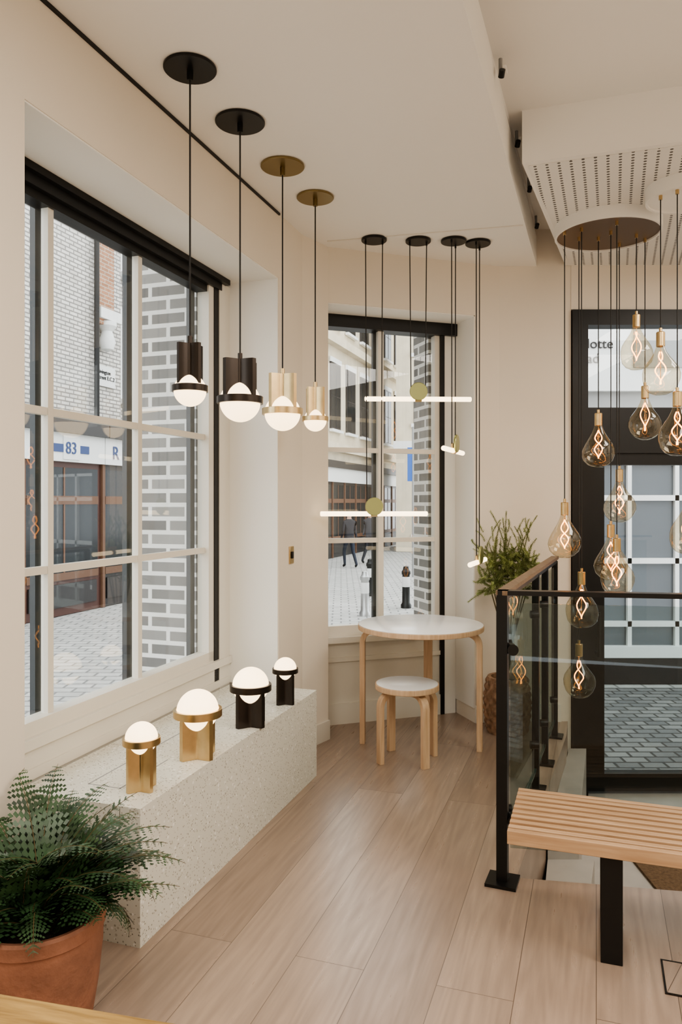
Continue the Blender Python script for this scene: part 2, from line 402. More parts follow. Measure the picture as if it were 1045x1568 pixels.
mb = MB(); mb.bb(TR, LEN2, -.015, 0, 0, .12, 'trim'); mb.finish("baseboard_back", loc=(C2.x, C2.y, 0), rz=A2, bevel=.003)
mb = MB(); mb.prism([(C3.x, C3.y-.016), (1.50, 5.11), (1.50, 5.125), (C3.x, C3.y)], 0, .12, 'trim'); mb.finish("baseboard_pier")
mb = MB(); dB = (C2-pB0).normalized(); nB = Vector((dB.y, -dB.x))*.015
mb.prism([pB0+nB, C2+nB, C2, pB0], 0, .12, 'trim'); mb.finish("baseboard_corner")

# ------------------------------------------------------------------ WINDOW 1 (left, local d,s,z)
mb = MB()
y0, y1 = 1.70, 3.85
zs = .63
mb.bb(-2.05, -1.985, y0, y1, 0, zs-.03, 'trim')
mb.bb(-2.05, -1.965, y0, y1, zs-.045, zs-.005, 'trim')
mb.bb(-2.05, -1.975, y0, y1, .47, .51, 'trim')
mb.bb(-2.06, -1.99, 3.625, 3.68, zs, 2.70, 'trim'); mb.bb(-2.06, -2.0, y0, y0+.05, zs, 2.7, 'trim')
mb.bb(-2.06, -1.99, y0, 3.68, zs-.01, zs+.05, 'trim')
mb.bb(-2.06, -1.985, 3.68, 3.73, .47, 2.70, 'black')
mb.bb(-2.06, -1.98, 3.73, 3.852, 0, 2.72, 'trim')
mb.bb(-2.08, -1.975, y0, 3.75, 2.675, HEAD-.006, 'black')
mb.bb(-1.99, -1.95, y0, 3.80, 2.715, HEAD-.006, 'blackm')
mb.bb(-2.07, -2.0, y0, 3.68, 2.64, 2.675, 'black')
for yy in (2.405, 3.01): mb.bb(-2.045, -2.012, yy-.016, yy+.016, zs, 2.645, 'trim')
for zz in (1.235, 1.85): mb.bb(-2.042, -2.015, y0, 3.63, zz-.015, zz+.015, 'trim')
for yy in (2.415, 3.02, 3.60): mb.bb(-2.10, -2.075, yy-.024, yy+.020, zs-.1, 2.75, 'darkframe')
mb.bb(-2.16, -2.08, y0, 3.68, zs-.12, zs-.03, 'trim')
mb.bb(-2.034, -2.030, y0, 3.63, zs, 2.65, 'glass')
mb.finish("window_1", rz=ROT_L)

# WINDOW 2 (t, depth)
mb = MB(); q = .28
mb.bb(-.12, TR-.01, q, q+.07, 0, .58, 'trim')
mb.bb(-.12, .92, q-.04, q, .55, .59, 'trim'); mb.bb(-.12, .92, q-.015, q, .42, .45, 'trim'); mb.bb(-.12, .92, q-.015, q, .0, .14, 'trim')
mb.bb(.945, TR-.009, q-.01, q+.07, 0, 2.70, 'wallw'); mb.bb(.915, .945, q-.02, q+.07, 0, 2.70, 'black')
mb.bb(-.12, TR-.01, q-.04, q+.08, 2.67, HEAD+.004, 'black')
mb.bb(-.12, .915, q, q+.06, .59, .66, 'trim'); mb.bb(.878, .915, q, q+.06, .6, 2.68, 'trim')
mb.bb(-.12, .04, q, q+.06, .6, 2.68, 'trim')
mb.bb(.450, .490, q, q+.04, .62, 2.68, 'trim')
for zz in (1.235, 1.85): mb.bb(-.12, .88, q+.004, q+.040, zz-.016, zz+.016, 'trim')
mb.bb(.432, .480, q+.055, q+.085, .6, 2.7, 'darkframe')
mb.bb(-.12, .9, q+.022, q+.026, .62, 2.68, 'glass')
mb.finish("window_2", loc=(C2.x, C2.y, 0), rz=A2)

# DOOR
mb = MB(); Y0, Y1 = 5.13, 5.23
mb.bb(1.575, 1.68, Y0-.03, Y1, -.5, 2.805, 'black'); mb.bb(2.74, 2.845, Y0-.03, Y1, -.5, 2.805, 'black')
mb.bb(1.68, 2.74, Y0-.03, Y1, 2.70, 2.805, 'black'); mb.bb(1.68, 2.74, Y0-.02, Y1, 1.83, 2.14, 'black')
mb.bb(1.68, 1.80, Y0, Y1-.02, -.48, 1.83, 'black'); mb.bb(2.64, 2.74, Y0, Y1-.02, -.48, 1.83, 'black')
mb.bb(1.80, 2.64, Y0, Y1-.02, -.48, -.36, 'black'); mb.bb(1.80, 2.64, Y0, Y1-.02, 1.75, 1.83, 'black')
mb.bb(1.80, 2.64, Y0+.03, Y0+.036, -.4, 1.8, 'glass'); mb.bb(1.68, 2.74, Y0+.03, Y0+.036, 2.1, 2.72, 'glass')
mb.tube([(1.745, Y0-.05, .45), (1.745, Y0-.05, .75)], .010, 'blackm', 10)
mb.box((1.745, Y0-.02, .47), (.02, .06, .02), 0, 'black'); mb.box((1.745, Y0-.02, .73), (.02, .06, .02), 0, 'black')
mb.finish("door_1")

mb = MB(); mb.bb(DI, DI+.008, 4.005, 4.065, 1.14, 1.24, 'brass'); mb.bb(DI+.008, DI+.016, 4.025, 4.045, 1.17, 1.21, 'black')
mb.finish("light_switch", rz=ROT_L, bevel=.002)

# ------------------------------------------------------------------ PLINTH
mb = MB(); PH = .468
mb.bb(-1.96, -1.45, 2.169, 3.85, 0, PH, 'terrazzo')
mb.bb(-1.76, -1.62, 2.30, 2.305, PH-.001, PH+.0006, 'grey')
mb.bb(-1.625, -1.62, 2.30, 2.62, PH-.001, PH+.0006, 'grey')
mb.bb(-1.76, -1.755, 2.30, 3.75, PH-.001, PH+.0006, 'grey')
mb.finish("terrazzo_plinth", rz=ROT_L)

# ------------------------------------------------------------------ LAMPS
def scallop(R, n_side=14, dent=.52, tip=.22):
    """square extrusion section whose four sides are concave arcs, corners flat-tipped"""
    pts = []
    for q in range(4):
        a0 = q*math.pi/2
        for i in range(n_side+1):
            f = i/n_side
            a = a0 + tip/2 + (math.pi/2-tip)*f
            r = R*(1-dent*math.sin(math.pi*f)**.85)
            pts.append((r*math.cos(a), r*math.sin(a)))
    return pts
def extrude_cross(mb, R, z0, z1, m, rot):
    c_, s_ = math.cos(rot), math.sin(rot)
    poly = [(x*c_-y*s_, x*s_+y*c_) for x, y in scallop(R)]
    mb.prism(poly, z0, z1, m)
def ring_band(mb, o, r, h, m, t=.012):
    mb.lathe([(r-t, -h/2), (r-.001, -h/2), (r, -h/2+.001), (r, h/2-.001), (r-.001, h/2), (r-t, h/2), (r-t, -h/2)], o, 64, m)
ROTC = math.radians(-40)
def pendant(x, y, ztop, zc, rg, rb, rc, metal, canopy):
    mb = MB()
    mb.cyl((0, 0, -.012), .105 if rc > .06 else .098, .012, canopy, 40, bev=.003)
    mb.cyl((0, 0, -.05), .012, .04, canopy, 12)
    mb.tube([(0, 0, -.04), (0, 0, ztop-CEIL+.02)], .0035, 'cord', 8)
    mb.cyl((0, 0, ztop-CEIL), .010, .03, metal, 12)
    zb = zc-CEIL
    extrude_cross(mb, rc, zb+.008, ztop-CEIL, metal, ROTC)
    mb.sphere((0, 0, zb), rg, 'globe', 40, 24)
    ring_band(mb, (0, 0, zb+.006), rb, .030 if rc > .06 else .024, metal)
    mb.finish("pendant_lamp", loc=(x, y, CEIL))
pendant(-.560, 2.784, 2.083, 1.912, .060, .067, .056, 'bronze', 'blackm')
pendant(-.427, 3.176, 2.097, 1.922, .086, .098, .088, 'bronze', 'blackm')
pendant(-.280, 3.595, 2.106, 1.924, .086, .098, .084, 'brass', 'brassd')
pendant(-.136, 3.965, 2.100, 1.930, .060, .070, .060, 'brass', 'brassd')

def table_lamp(x, y, h, rg, rb, rc, metal):
    mb = MB(); zc = h-rg
    extrude_cross(mb, rc, 0, zc-.008, metal, ROTC)
    mb.sphere((0, 0, zc), rg, 'globe', 40, 24)
    ring_band(mb, (0, 0, zc-.008), rb, .030 if rc > .06 else .024, metal)
    mb.finish("table_lamp", loc=(x, y, PH+.0008))
table_lamp(-.717, 2.697, .240, .058, .067, .060, 'brass')
table_lamp(-.581, 3.043, .270, .084, .098, .084, 'brass')
table_lamp(-.418, 3.470, .266, .084, .096, .084, 'bronze')
table_lamp(-.2855, 3.841, .234, .058, .066, .058, 'bronze')

def linear_pendant(x, y, z, ang, L=.66):
    mb = MB(); h = z-CEIL
    R = Matrix.Rotation(ang, 3, 'Z')
    mb.cyl((0, 0, -.016), .078, .016, 'black', 36, bev=.003)
    for sx in (-.052, .052):
        p = R @ Vector((sx, 0, 0)); qd = R @ Vector((sx*.85, 0, 0))
        mb.cyl((p.x, p.y, -.035), .006, .025, 'black', 8)
        mb.tube([(p.x, p.y, -.02), (qd.x, qd.y, h+.04)], .0032, 'cord', 6)
    Rt = R @ Matrix.Rotation(math.pi/2, 3, 'Y')
    d = R @ Vector((1, 0, 0))
    mb.lathe([(0, 0), (.010, .0), (.015, .005), (.015, L-.005), (.010, L), (0, L)], (-d.x*L/2, -d.y*L/2, h), 16, 'tube', R=Rt)
    Rd = R @ Matrix.Rotation(math.pi/2, 3, 'X')
    nrm = R @ Vector((0, 1, 0))
    mb.lathe([(0, 0), (.052, 0), (.055, .003), (.055, .011), (.052, .014), (0, .014)], (nrm.x*-.012, nrm.y*-.012, h+.045), 32, 'disc', R=Rd)
    mb.cyl((-d.x*.02, -d.y*.02, h), .019, .04, 'brass', 16, R=Rt)
    mb.box((0, 0, h+.03), (.09, .012, .03), ang, 'brass')
    mb.finish("linear_pendant_lamp", loc=(x, y, CEIL))
linear_pendant(.2025, 4.60, 1.425, math.radians(2))
linear_pendant(.475, 4.62, 2.13, math.radians(2))
linear_pendant(.693, 4.62, 1.812, math.pi/2-TH-.05, .52)
linear_pendant(.850, 4.66, 1.125, math.pi/2-TH-.05, .48)

# bulb chandeliers
def bulb(mb, o, seed, cz):
    rnd = random.Random(seed); ph = rnd.random()*6
    prof = [(0, -.100), (.03, -.097), (.058, -.083), (.080, -.058), (.091, -.022), (.090, .008), (.080, .038), (.062, .066), (.044, .092), (.031, .116), (.023, .138), (.019, .152)]
    fn = lambda a, z: 1+.045*math.sin(3*a+ph+z*22)+.035*math.sin(2*a-ph*2+z*35)
    mb.lathe(prof, o, 32, 'bulb', fn=fn)
    x, y, z = o
    mb.cyl((x, y, z+.145), .0215, .075, 'brass', 20, bev=.003)
    mb.cyl((x, y, z+.22), .008, .02, 'brass', 10)
    mb.tube([(x, y, z+.235), (x, y, cz)], .003, 'cord', 6)
    for st in (0, 1):
        pts = []
        for i in range(32):
            t = i/31; a = ph+st*math.pi+t*math.pi*(1.5+.5*math.sin(ph))
            w = .004+.022*math.sin(math.pi*t)**1.1
            pts.append((x+w*math.cos(a), y+w*math.sin(a), z+.12-.165*t))
        mb.tube(pts, .0030, 'filament', 6)
    mb.tube([(x, y, z+.15), (x, y, z-.03)], .0018, 'brass', 6)
def chandelier(cx, cy, r, bulbs, rim, under, seed):
    mb = MB(); zb = CEIL-.072
    mb.lathe([(r-.006, CEIL-.003), (r, CEIL-.003), (r, zb), (r-.012, zb), (r-.012, zb+.012)], (0, 0, 0), 64, rim)
    mb.lathe([(0, zb+.010), (r-.012, zb+.010)], (0, 0, 0), 64, under)
    for i, (x, y, z) in enumerate(bulbs):
        mb.cyl((x-cx, y-cy, zb-.012), .009, .022, 'brass', 10)
        bulb(mb, (x-cx, y-cy, z), seed+i, zb)
    mb.finish("bulb_chandelier", loc=(cx, cy, 0))
chandelier(1.543, 4.344, .295, [(1.281, 4.30, 1.276), (1.509, 4.40, 1.798), (1.712, 4.35, 2.362), (1.79, 4.42, 1.961),
    (1.669, 4.50, 1.473), (1.546, 4.30, 1.149), (1.525, 4.15, 1.078), (1.362, 4.25, .883), (1.395, 4.40, .448)], 'ceil', 'copper', 3)
chandelier(1.757, 3.83, .19, [(1.618, 3.80, 2.138), (1.671, 3.73, 1.826), (1.80, 3.90, 1.324)], 'ceil', 'ceil', 40)

# ------------------------------------------------------------------ TABLE + STOOL
def bent_leg(mb, R, H, ang, w, t):
    rr = .075; path = [(R-rr-.16, H-t/2), (R-rr-.04, H-t/2)]
    for i in range(9):
        a = math.pi/2*(1-i/8); path.append((R-rr-t/2+rr*math.cos(a), H-t/2-rr+rr*math.sin(a)))
    path.append((R-t/2, H*.45)); path.append((R-t/2, 0))
    mb.ribbon(path, (0, 0, 0), ang, w, t, 'birch')
mb = MB(); H = .75
mb.lathe([(0, H-.004), (.379, H-.004), (.382, H-.001), (.380, H), (0, H)], (0, 0, 0), 72, 'white')
mb.lathe([(0, H-.032), (.383, H-.032), (.385, H-.030), (.385, H-.005), (.383, H-.003), (0, H-.003)], (0, 0, 0), 72, 'birch')
for a in (172, -16, 76): bent_leg(mb, .375, H-.032, math.radians(a), .055, .032)
mb.finish("round_table", loc=(.49, 4.62, 0), bevel=.003)
mb = MB(); H = .445
mb.lathe([(0, H-.003), (.178, H-.003), (.18, H-.001), (.178, H), (0, H)], (0, 0, 0), 64, 'white')
mb.lathe([(0, H-.034), (.183, H-.034), (.186, H-.031), (.186, H-.005), (.184, H-.002), (0, H-.002)], (0, 0, 0), 64, 'birch')
for a in (22, 118, 205, -60): bent_leg(mb, .190, H-.034, math.radians(a), .045, .028)
mb.finish("round_stool", loc=(.385, 4.37, 0), bevel=.003)

# ------------------------------------------------------------------ BALUSTRADE
mb = MB()
P0 = Vector((.637, 2.96)); PE = Vector((1.364, 4.79)); dv = (PE-P0).normalized(); an = math.atan2(dv.y, dv.x); RH = 1.15
mb.box((P0.x, P0.y, RH/2), (.042, .042, RH), an, 'blackm')
mb.box((P0.x, P0.y, .006), (.12, .12, .012), an, 'blackm')
df = Vector((1, -.17)).normalized(); PF = P0+df*2.6; c = (P0+PF)/2; af = math.atan2(df.y, df.x)
mb.box((c.x, c.y, RH-.008), ((PF-P0).length+.04, .05, .018), af, 'blackm')
mb.box((c.x, c.y, .62), ((PF-P0).length-.06, .012, .96), af, 'glassb')
q = P0+df*1.45; mb.box((q.x, q.y, RH/2), (.042, .042, RH), af, 'blackm')
for zz in (.25, .92):
    q = P0+df*.035; mb.cyl((q.x, q.y+.02, zz), .022, .045, 'blackm', 20, R=Matrix.Rotation(math.pi/2, 3, 'X'))
Ls = (PE-P0).length; c = (P0+PE)/2
mb.box((c.x, c.y, RH-.03), (Ls, .03, .02), an, 'blackm')
mb.box((c.x, c.y, RH-.008), (Ls+.05, .045, .018), an, 'handrail')
for f in (.52, .73, 1.0):
    q = P0+dv*Ls*f; mb.box((q.x, q.y, RH/2-.01), (.035, .035, RH-.04), an, 'blackm'); mb.box((q.x, q.y, .006), (.10, .10, .012), an, 'blackm')
mb.box((c.x, c.y, .60), (Ls-.06, .012, .98), an, 'glassb')
mb.box((c.x, c.y, .11), (Ls-.06, .014, .012), an, 'edge')
for f in (.05, .49, .70, .97):
    for zz in (.25, .92):
        q = P0+dv*Ls*f; mb.cyl((q.x-.02, q.y, zz), .02, .04, 'blackm', 16, R=Matrix.Rotation(math.pi/2, 3, 'Y'))
mb.finish("glass_balustrade")
mb = MB()
mb.prism([(1.06, 3.85), (1.22, 3.85), (1.66, 5.08), (1.545, 5.08)], -.5, -.17, 'stone')
mb.prism([(.90, 3.35), (1.10, 3.35), (1.30, 3.85), (1.06, 3.85)], -.5, -.335, 'stone')
mb.finish("entrance_steps")

# ------------------------------------------------------------------ BENCH (local x along length, y depth)
mb = MB(); W, LB = .40, 1.35; Hb = .40
mb.bb(0, LB, 0, .024, Hb-.045, Hb, 'oak'); mb.bb(0, LB, W-.024, W, Hb-.045, Hb, 'oak')
mb.bb(0, .024, .024, W-.024, Hb-.045, Hb-.010, 'oak'); mb.bb(LB-.024, LB, .024, W-.024, Hb-.045, Hb-.010, 'oak')
n = 8; pitch = (W-.048)/n
for i in range(n):
    y = .024+pitch*(i+.5); mb.bb(.0, LB, y-.0125, y+.0125, Hb-.042, Hb, 'oak')
for x in (.33, .99):
    mb.bb(x-.034, x+.034, .03, .055, 0, Hb-.046, 'blackm'); mb.bb(x-.034, x+.034, W-.055, W-.03, 0, Hb-.046, 'blackm')
    mb.bb(x-.034, x+.034, .03, W-.03, Hb-.056, Hb-.043, 'blackm'); mb.bb(x-.034, x+.034, .055, W-.055, 0, .012, 'blackm')
mb.finish("slatted_bench", loc=(.555, 2.51, 0), rz=ROT_L, bevel=.002)

mb = MB(); mb.bb(0, .20, 0, .17, .0, .003, 'floor'); 
for a in ((-.006, .206, -.006, 0), (-.006, .206, .17, .176), (-.006, 0, 0, .17), (.2, .206, 0, .17)): mb.bb(*a, 0, .004, 'bronze')
mb.finish("floor_box_cover", loc=(.995, 2.29, 0), rz=ROT_L)

# foreground oak table
mb = MB(); pts = []
Lx, Ly, rc = .93, .55, .05
for (cx, cy, a0) in ((Lx-rc, -rc, 0), (rc, -rc, 90), (rc, -Ly+rc, 180), (Lx-rc, -Ly+rc, 270)):
    for k in range(7):
        a = math.radians(a0+k*15); pts.append((cx+rc*math.cos(a), cy+rc*math.sin(a)))
mb.prism(pts, .715, .75, 'oaktop')
for (x, y) in ((.07, -.07), (Lx-.07, -.07), (.07, -Ly+.07), (Lx-.07, -Ly+.07)): mb.cyl((x, y, 0), .02, .716, 'oaktop', 16)
mb.finish("oak_table", loc=(-1.03, 1.265, 0), rz=math.atan2(-.226, .974), bevel=.004)

# ------------------------------------------------------------------ POTTED FERN
pot = MB(); 
pot.lathe([(0, 0), (.125, 0), (.140, .02), (.160, .14), (.172, .25), (.174, .305), (.180, .31), (.182, .345), (.176, .353), (.162, .350), (.160, .31), (0, .31)], (0, 0, 0), 56, 'terra')
pot.lathe([(0, .322), (.1, .33), (.160, .315)], (0, 0, 0), 40, 'soil')
px, py = -.850, 2.115
def ds(x, y): return (x*cL - y*sL, x*sL + y*cL)
def clampp(p):
    x, y = p.x+px, p.y+py; d, s_ = ds(x, y); z = p.z
    if s_ < 1.95: d = max(d, DI+.02)
    else: d = max(d, -1.93)
    if s_ > 2.11:
        if z < PH+.02 and d < -1.43:
            if z > PH-.14: z = PH+.02
            else: s_ = 2.11
    X, Y = LW(d, s_); return Vector((X-px, Y-py, max(z, .03)))
rnd = random.Random(11)
def frond(mb, base, az, L, rise, droop, wl):
    n = 22; pts = []
    tilt = rise
    p = Vector(base)
    step = L/n; curl = rnd.uniform(-.25, .25)
    for i in range(n+1):
        pts.append(clampp(p))
        tt = i/n; el = tilt - droop*tt**1.4; a2 = az+curl*tt
        p = p+Vector((math.cos(a2)*math.cos(el), math.sin(a2)*math.cos(el), math.sin(el)))*step
    mb.tube(pts, [.0022*(1-.7*i/n) for i in range(n+1)], 'stem', 4)
    for i in range(2, n):
        t = (pts[i+1]-pts[i-1])
        if t.length < 1e-5: continue
        t.normalize(); side = t.cross(Vector((0, 0, 1)))
        if side.length < 1e-3: continue
        side.normalize(); up = side.cross(t)
        f = i/n; ll = wl*math.sin(math.pi*min(1, (f**.7)*.92+.06))**.8
        for sg in (-1, 1):
            b = pts[i]; dd = (side*sg + t*.45 + up*rnd.uniform(-.3, .15)).normalized()
            K = 4; wid = ll*.27
            for k in range(K):
                a0 = b+dd*ll*(k/K); a1 = b+dd*ll*((k+1.15)/K); w0 = wid*(1-.7*k/K)
                dz = Vector((0, 0, -ll*.28*(k/K)**2))
                v = [clampp(q) for q in (a0+dz, a0+dz+t*w0+dd*ll*.14, a1+dz, a0+dz-t*w0*.9+dd*ll*.14)]
                mb.poly(v, 'fern')
for k in range(92):
    az = rnd.uniform(0, 2*math.pi)
    L = rnd.uniform(.27, .44)
    rise = math.radians(rnd.uniform(55, 90) if k % 3 else rnd.uniform(15, 50)); dr = math.radians(rnd.uniform(55, 130))
    if math.sin(az) < -.1 and math.cos(az) > -.7:      # front/right fronds hang just over the rim
        L *= .80; rise = max(rise, math.radians(52)); dr = min(dr, math.radians(98))
    frond(pot, (rnd.uniform(-.07, .07), rnd.uniform(-.07, .07), .32), az, L, rise, dr, rnd.uniform(.052, .078))
for az, L, r_ in ((.35, .46, 62), (.15, .47, 50), (-.15, .43, 46), (.8, .42, 60), (1.3, .44, 75), (-.5, .38, 60), (.5, .44, 40), (2.2, .48, 84), (1.8, .48, 80), (.0, .45, 60)):
    frond(pot, (0, 0, .32), az, L, math.radians(r_), math.radians(75), .075)
pot.finish("potted_fern", loc=(px, py, 0), recalc=False)

# ------------------------------------------------------------------ BASKET WITH CONIFER
mb = MB(); prof = []
NR = 48
for i in range(NR+1):
    z = .36*i/NR; base = .120+.028*math.sin(math.pi*i/NR*.85+.2); prof.append((base, z))
mb.lathe([(0, 0)]+prof+[(.105, .36), (.105, .31)], (0, 0, 0), 84, 'basket', fn=lambda a, z: 1+.08*math.sin(a*14+(math.pi if int(z/.045) % 2 else 0))*abs(math.sin(z/.045*math.pi)))
mb.lathe([(0, .32), (.11, .32)], (0, 0, 0), 30, 'soil')
rnd = random.Random(5)
def lim(p): return Vector((max(-.25, min(.19, p.x)), max(-.14, min(.16, p.y)), p.z))
def sprig(mb, base, dirv, L, r0):
    n = 10; p = Vector(base); pts = []; d = dirv.normalized(); w = Vector((rnd.uniform(-1, 1), rnd.uniform(-1, 1), rnd.uniform(-.5, .7)))*.09
    for i in range(n+1):
        pts.append(lim(p)); p = p+d*(L/n); d = (d+w).normalized()
    mb.tube(pts, [r0*(1-.7*i/n) for i in range(n+1)], 'stem', 4)
    N = int(L/.0055)
    for i in range(N):
        f = i/N; j = min(n-1, int(f*n)); fr = f*n-j; b = pts[j].lerp(pts[j+1], fr); t = (pts[j+1]-pts[j])
        if t.length < 1e-5: continue
        t.normalize()
        for k in range(4):
            a = k*1.57+i*.7
            u = t.orthogonal().normalized(); vv = t.cross(u); rad = u*math.cos(a)+vv*math.sin(a)
            ll = .019*(1-.4*f)*rnd.uniform(.7, 1.2); e = b+(t*.7+rad).normalized()*ll; wd = t.cross(rad).normalized()*.0017
            mb.poly([b-wd, b+wd, e+wd*.7, e-wd*.7], 'needle')
for k in range(11):
    a = k*.57+rnd.random()*.5; rx = (k-5)/5
    stem = [Vector((0, 0, .32)), Vector((.01+rx*.03, math.sin(a)*.02, .62)), Vector((.01+rx*.12, math.sin(a)*.05, .98-.04*abs(rx)))]
    mb.tube(stem, [.006, .005, .004], 'stem', 6)
    b = stem[-1]
    for j in range(24):
        aa = rnd.uniform(0, 6.28); e2 = rnd.uniform(-.6, 1.3)
        dv_ = Vector((math.cos(aa)*math.cos(e2), math.sin(aa)*math.cos(e2)*.5, math.sin(e2)))
        bb_ = b+Vector((rnd.uniform(-.05, .05), rnd.uniform(-.04, .04), rnd.uniform(-.04, .20)))
        sprig(mb, bb_, dv_, rnd.uniform(.06, .14), .0018)
for (x0, dx, L) in ((-.08, -.10, .36), (.00, -.02, .46), (.08, .12, .38), (-.03, .05, .42), (.13, .05, .34), (.06, .0, .42), (-.12, -.2, .30)):
    sprig(mb, (x0, -.02, 1.02), Vector((dx, -.03, 1)), L, .003)
    for q_ in range(5):
        sprig(mb, (x0+dx*q_*.05, -.02, 1.06+q_*.06), Vector((rnd.uniform(-.6, .6), rnd.uniform(-.3, .3), 1)), .10, .0015)
mb.finish("potted_conifer", loc=(1.085, 4.90, 0), recalc=False)

# ------------------------------------------------------------------ EXTERIOR
G = -.5
mb = MB()
mb.prism([(-30, -12), (-2.9, -3), LW(-2.6, 4.0), (0.2, 5.9), (1.3, 5.45), (3.7, 5.40), (14, 4), (20, 50), (-30, 50)], G-.1, G-.01, 'pave'); mb.finish("street_ground")
mb = MB(); mb.bb(1.35, 9, 5.36, 8.05, G-.009, G, 'cobble'); mb.finish("cobblestone_lane")
mb = MB(); mb.bb(-2.52, -2.11, 3.70, 4.4, G, 3.4, 'gbrick'); mb.finish("brick_pier", rz=ROT_L)
mb = MB(); mb.bb(.87, 1.25, .37, .62, G, 3.4, 'gbrick'); mb.finish("brick_pier", loc=(C2.x, C2.y, 0), rz=A2)

def sash(mb, s0, s1, z0, z1, fx, frame='extwhite', pane='darkglass', nm=2):
    mb.bb(fx-.02, fx+.05, s0, s1, z0, z1, frame)
    mb.bb(fx+.05, fx+.055, s0+.07, s1-.07, z0+.07, (z0+z1)/2-.02, pane); mb.bb(fx+.05, fx+.055, s0+.07, s1-.07, (z0+z1)/2+.02, z1-.07, pane)
    for k in range(1, nm):
        y = s0+(s1-s0)*k/nm; mb.bb(fx+.05, fx+.065, y-.015, y+.015, z0+.05, z1-.05, frame)
    mb.bb(fx, fx+.14, s0-.08, s1+.08, z0-.1, z0, 'extwhite')
    mb.bb(fx, fx+.06, s0-.08, s1+.08, z1, z1+.18, 'extwhite')
def text_child(parent, body, loc, size, mat, rot, al='LEFT'):
    cu = bpy.data.curves.new("lettering", 'FONT'); cu.body = body; cu.size = size; cu.extrude = .005; cu.align_x = al
    cu.materials.append(M[mat]); o = bpy.data.objects.new("lettering", cu); S.collection.objects.link(o)
    o.parent = parent; o.location = loc; o.rotation_euler = rot; return o
F = -9.0
def shopfront(mb, s0, s1, col, glassm='darkglass'):
    mb.bb(F, F+.12, s0, s1, G, 2.95, col)
    n = max(1, int((s1-s0)/1.3)); w = (s1-s0)/n
    for i in range(n):
        a = s0+i*w+.1; b_ = s0+(i+1)*w-.1
        mb.bb(F+.12, F+.13, a, b_, .25, 1.45, glassm); mb.bb(F+.12, F+.13, a, b_, 1.6, 2.1, glassm)
        mb.bb(F+.12, F+.15, a, b_, 1.45, 1.6, 'rust'); mb.bb(F+.12, F+.15, a, b_, .12, .25, 'rust')
        mb.bb(F+.12, F+.15, a+.05, b_-.05, -.35, .05, 'darkwood')
        mb.bb(F+.12, F+.17, a-.12, a-.04, G, 2.2, 'rust')
        m_ = (a+b_)/2; mb.bb(F+.12, F+.14, m_-.02, m_+.02, .25, 2.1, 'rust')
    mb.bb(F, F+.22, s0, s1, 2.2, 2.70, 'extwhite'); mb.bb(F, F+.32, s0, s1, 2.70, 2.95, 'darkwood')
mb = MB()
mb.bb(F-4, F, -2, 11.98, G, 10.5, 'wbrick'); 
for k in range(4): sash(mb, 1+k*2.4, 2.1+k*2.4, 4.2, 6.3, F)
shopfront(mb, -2, 9.9, 'red'); shopfront(mb, 9.9, 11.98, 'red')
mb.bb(F, F+.235, 10.55, 11.5, 2.36, 2.50, 'navy'); mb.bb(F, F+.24, 10.80, 11.24, 2.24, 2.66, 'extwhite')
mb.tube([(F+.1, 11.9, 2.9), (F+.1, 11.9, 10.4)], .05, 'black', 8)
ob = mb.finish("white_brick_building", rz=ROT_L)
text_child(ob, "83", (F+.25, 10.84, 2.34), .30, 'navy', (math.pi/2, 0, math.pi/2))
mb = MB()
mb.bb(F-4, F-.15, 12.0, 13.0, G, 10.5, 'wbrick'); mb.bb(F-4, F-.3, 13.0, 20.98, G, 9.2, 'wbrick')
mb.bb(F-.2, F+.05, 12.05, 12.5, 4.9, 8.5, 'obrick'); mb.bb(F-.2, F+.12, 12.0, 12.7, 5.0, 5.2, 'extwhite')
mb.lathe([(0, 0), (.12, .05), (.16, .2), (.1, .4), (.18, .5), (.18, .58), (0, .58)], (F, 12.35, 4.4), 20, 'extwhite')
mb.bb(F-.15, F-.10, 12.15, 12.75, 3.75, 4.15, 'extwhite')
for k in range(5):
    sash(mb, 13.15+k*1.6, 14.05+k*1.6, 3.6, 5.3, F-.3, 'extwhite', 'dglass2'); sash(mb, 13.15+k*1.6, 14.05+k*1.6, 6.2, 7.9, F-.3, 'extwhite', 'dglass2')
shopfront(mb, 12.0, 20.98, 'darkwood')
ob = mb.finish("corner_shop_building", rz=ROT_L)
text_child(ob, "R BRASSERIE", (F+.23, 12.2, 2.31), .36, 'navy', (math.pi/2, 0, math.pi/2))
text_child(ob, "Rivington\nStreet E.C.2", (F-.095, 12.18, 3.99), .11, 'black', (math.pi/2, 0, math.pi/2))
mb = MB()
mb.bb(F-4, F, 21, 36, G, 11.5, 'stucco'); shopfront(mb, 21, 36, 'darkwood')
mb.bb(F, F+.25, 21, 36, 3.3, 3.6, 'stucco'); mb.bb(F, F+.3, 21, 36, 7.1, 7.4, 'stucco')
for k in range(8):
    s0 = 21.6+k*1.8
    for z0, z1 in ((4.1, 6.5), (7.9, 9.9)):
        sash(mb, s0, s0+1.05, z0, z1, F+.02, 'darkwood', 'darkglass')
mb.finish("stucco_terrace_building", rz=ROT_L)
mb = MB(); mb.bb(0, 9, 0, 4, G, 10.2, 'stucco'); mb.bb(-.1, 9, -.2, 0, 3.6, 3.9, 'extwhite'); mb.bb(-.1, 9, -.3, 0, 9.9, 10.3, 'extwhite')
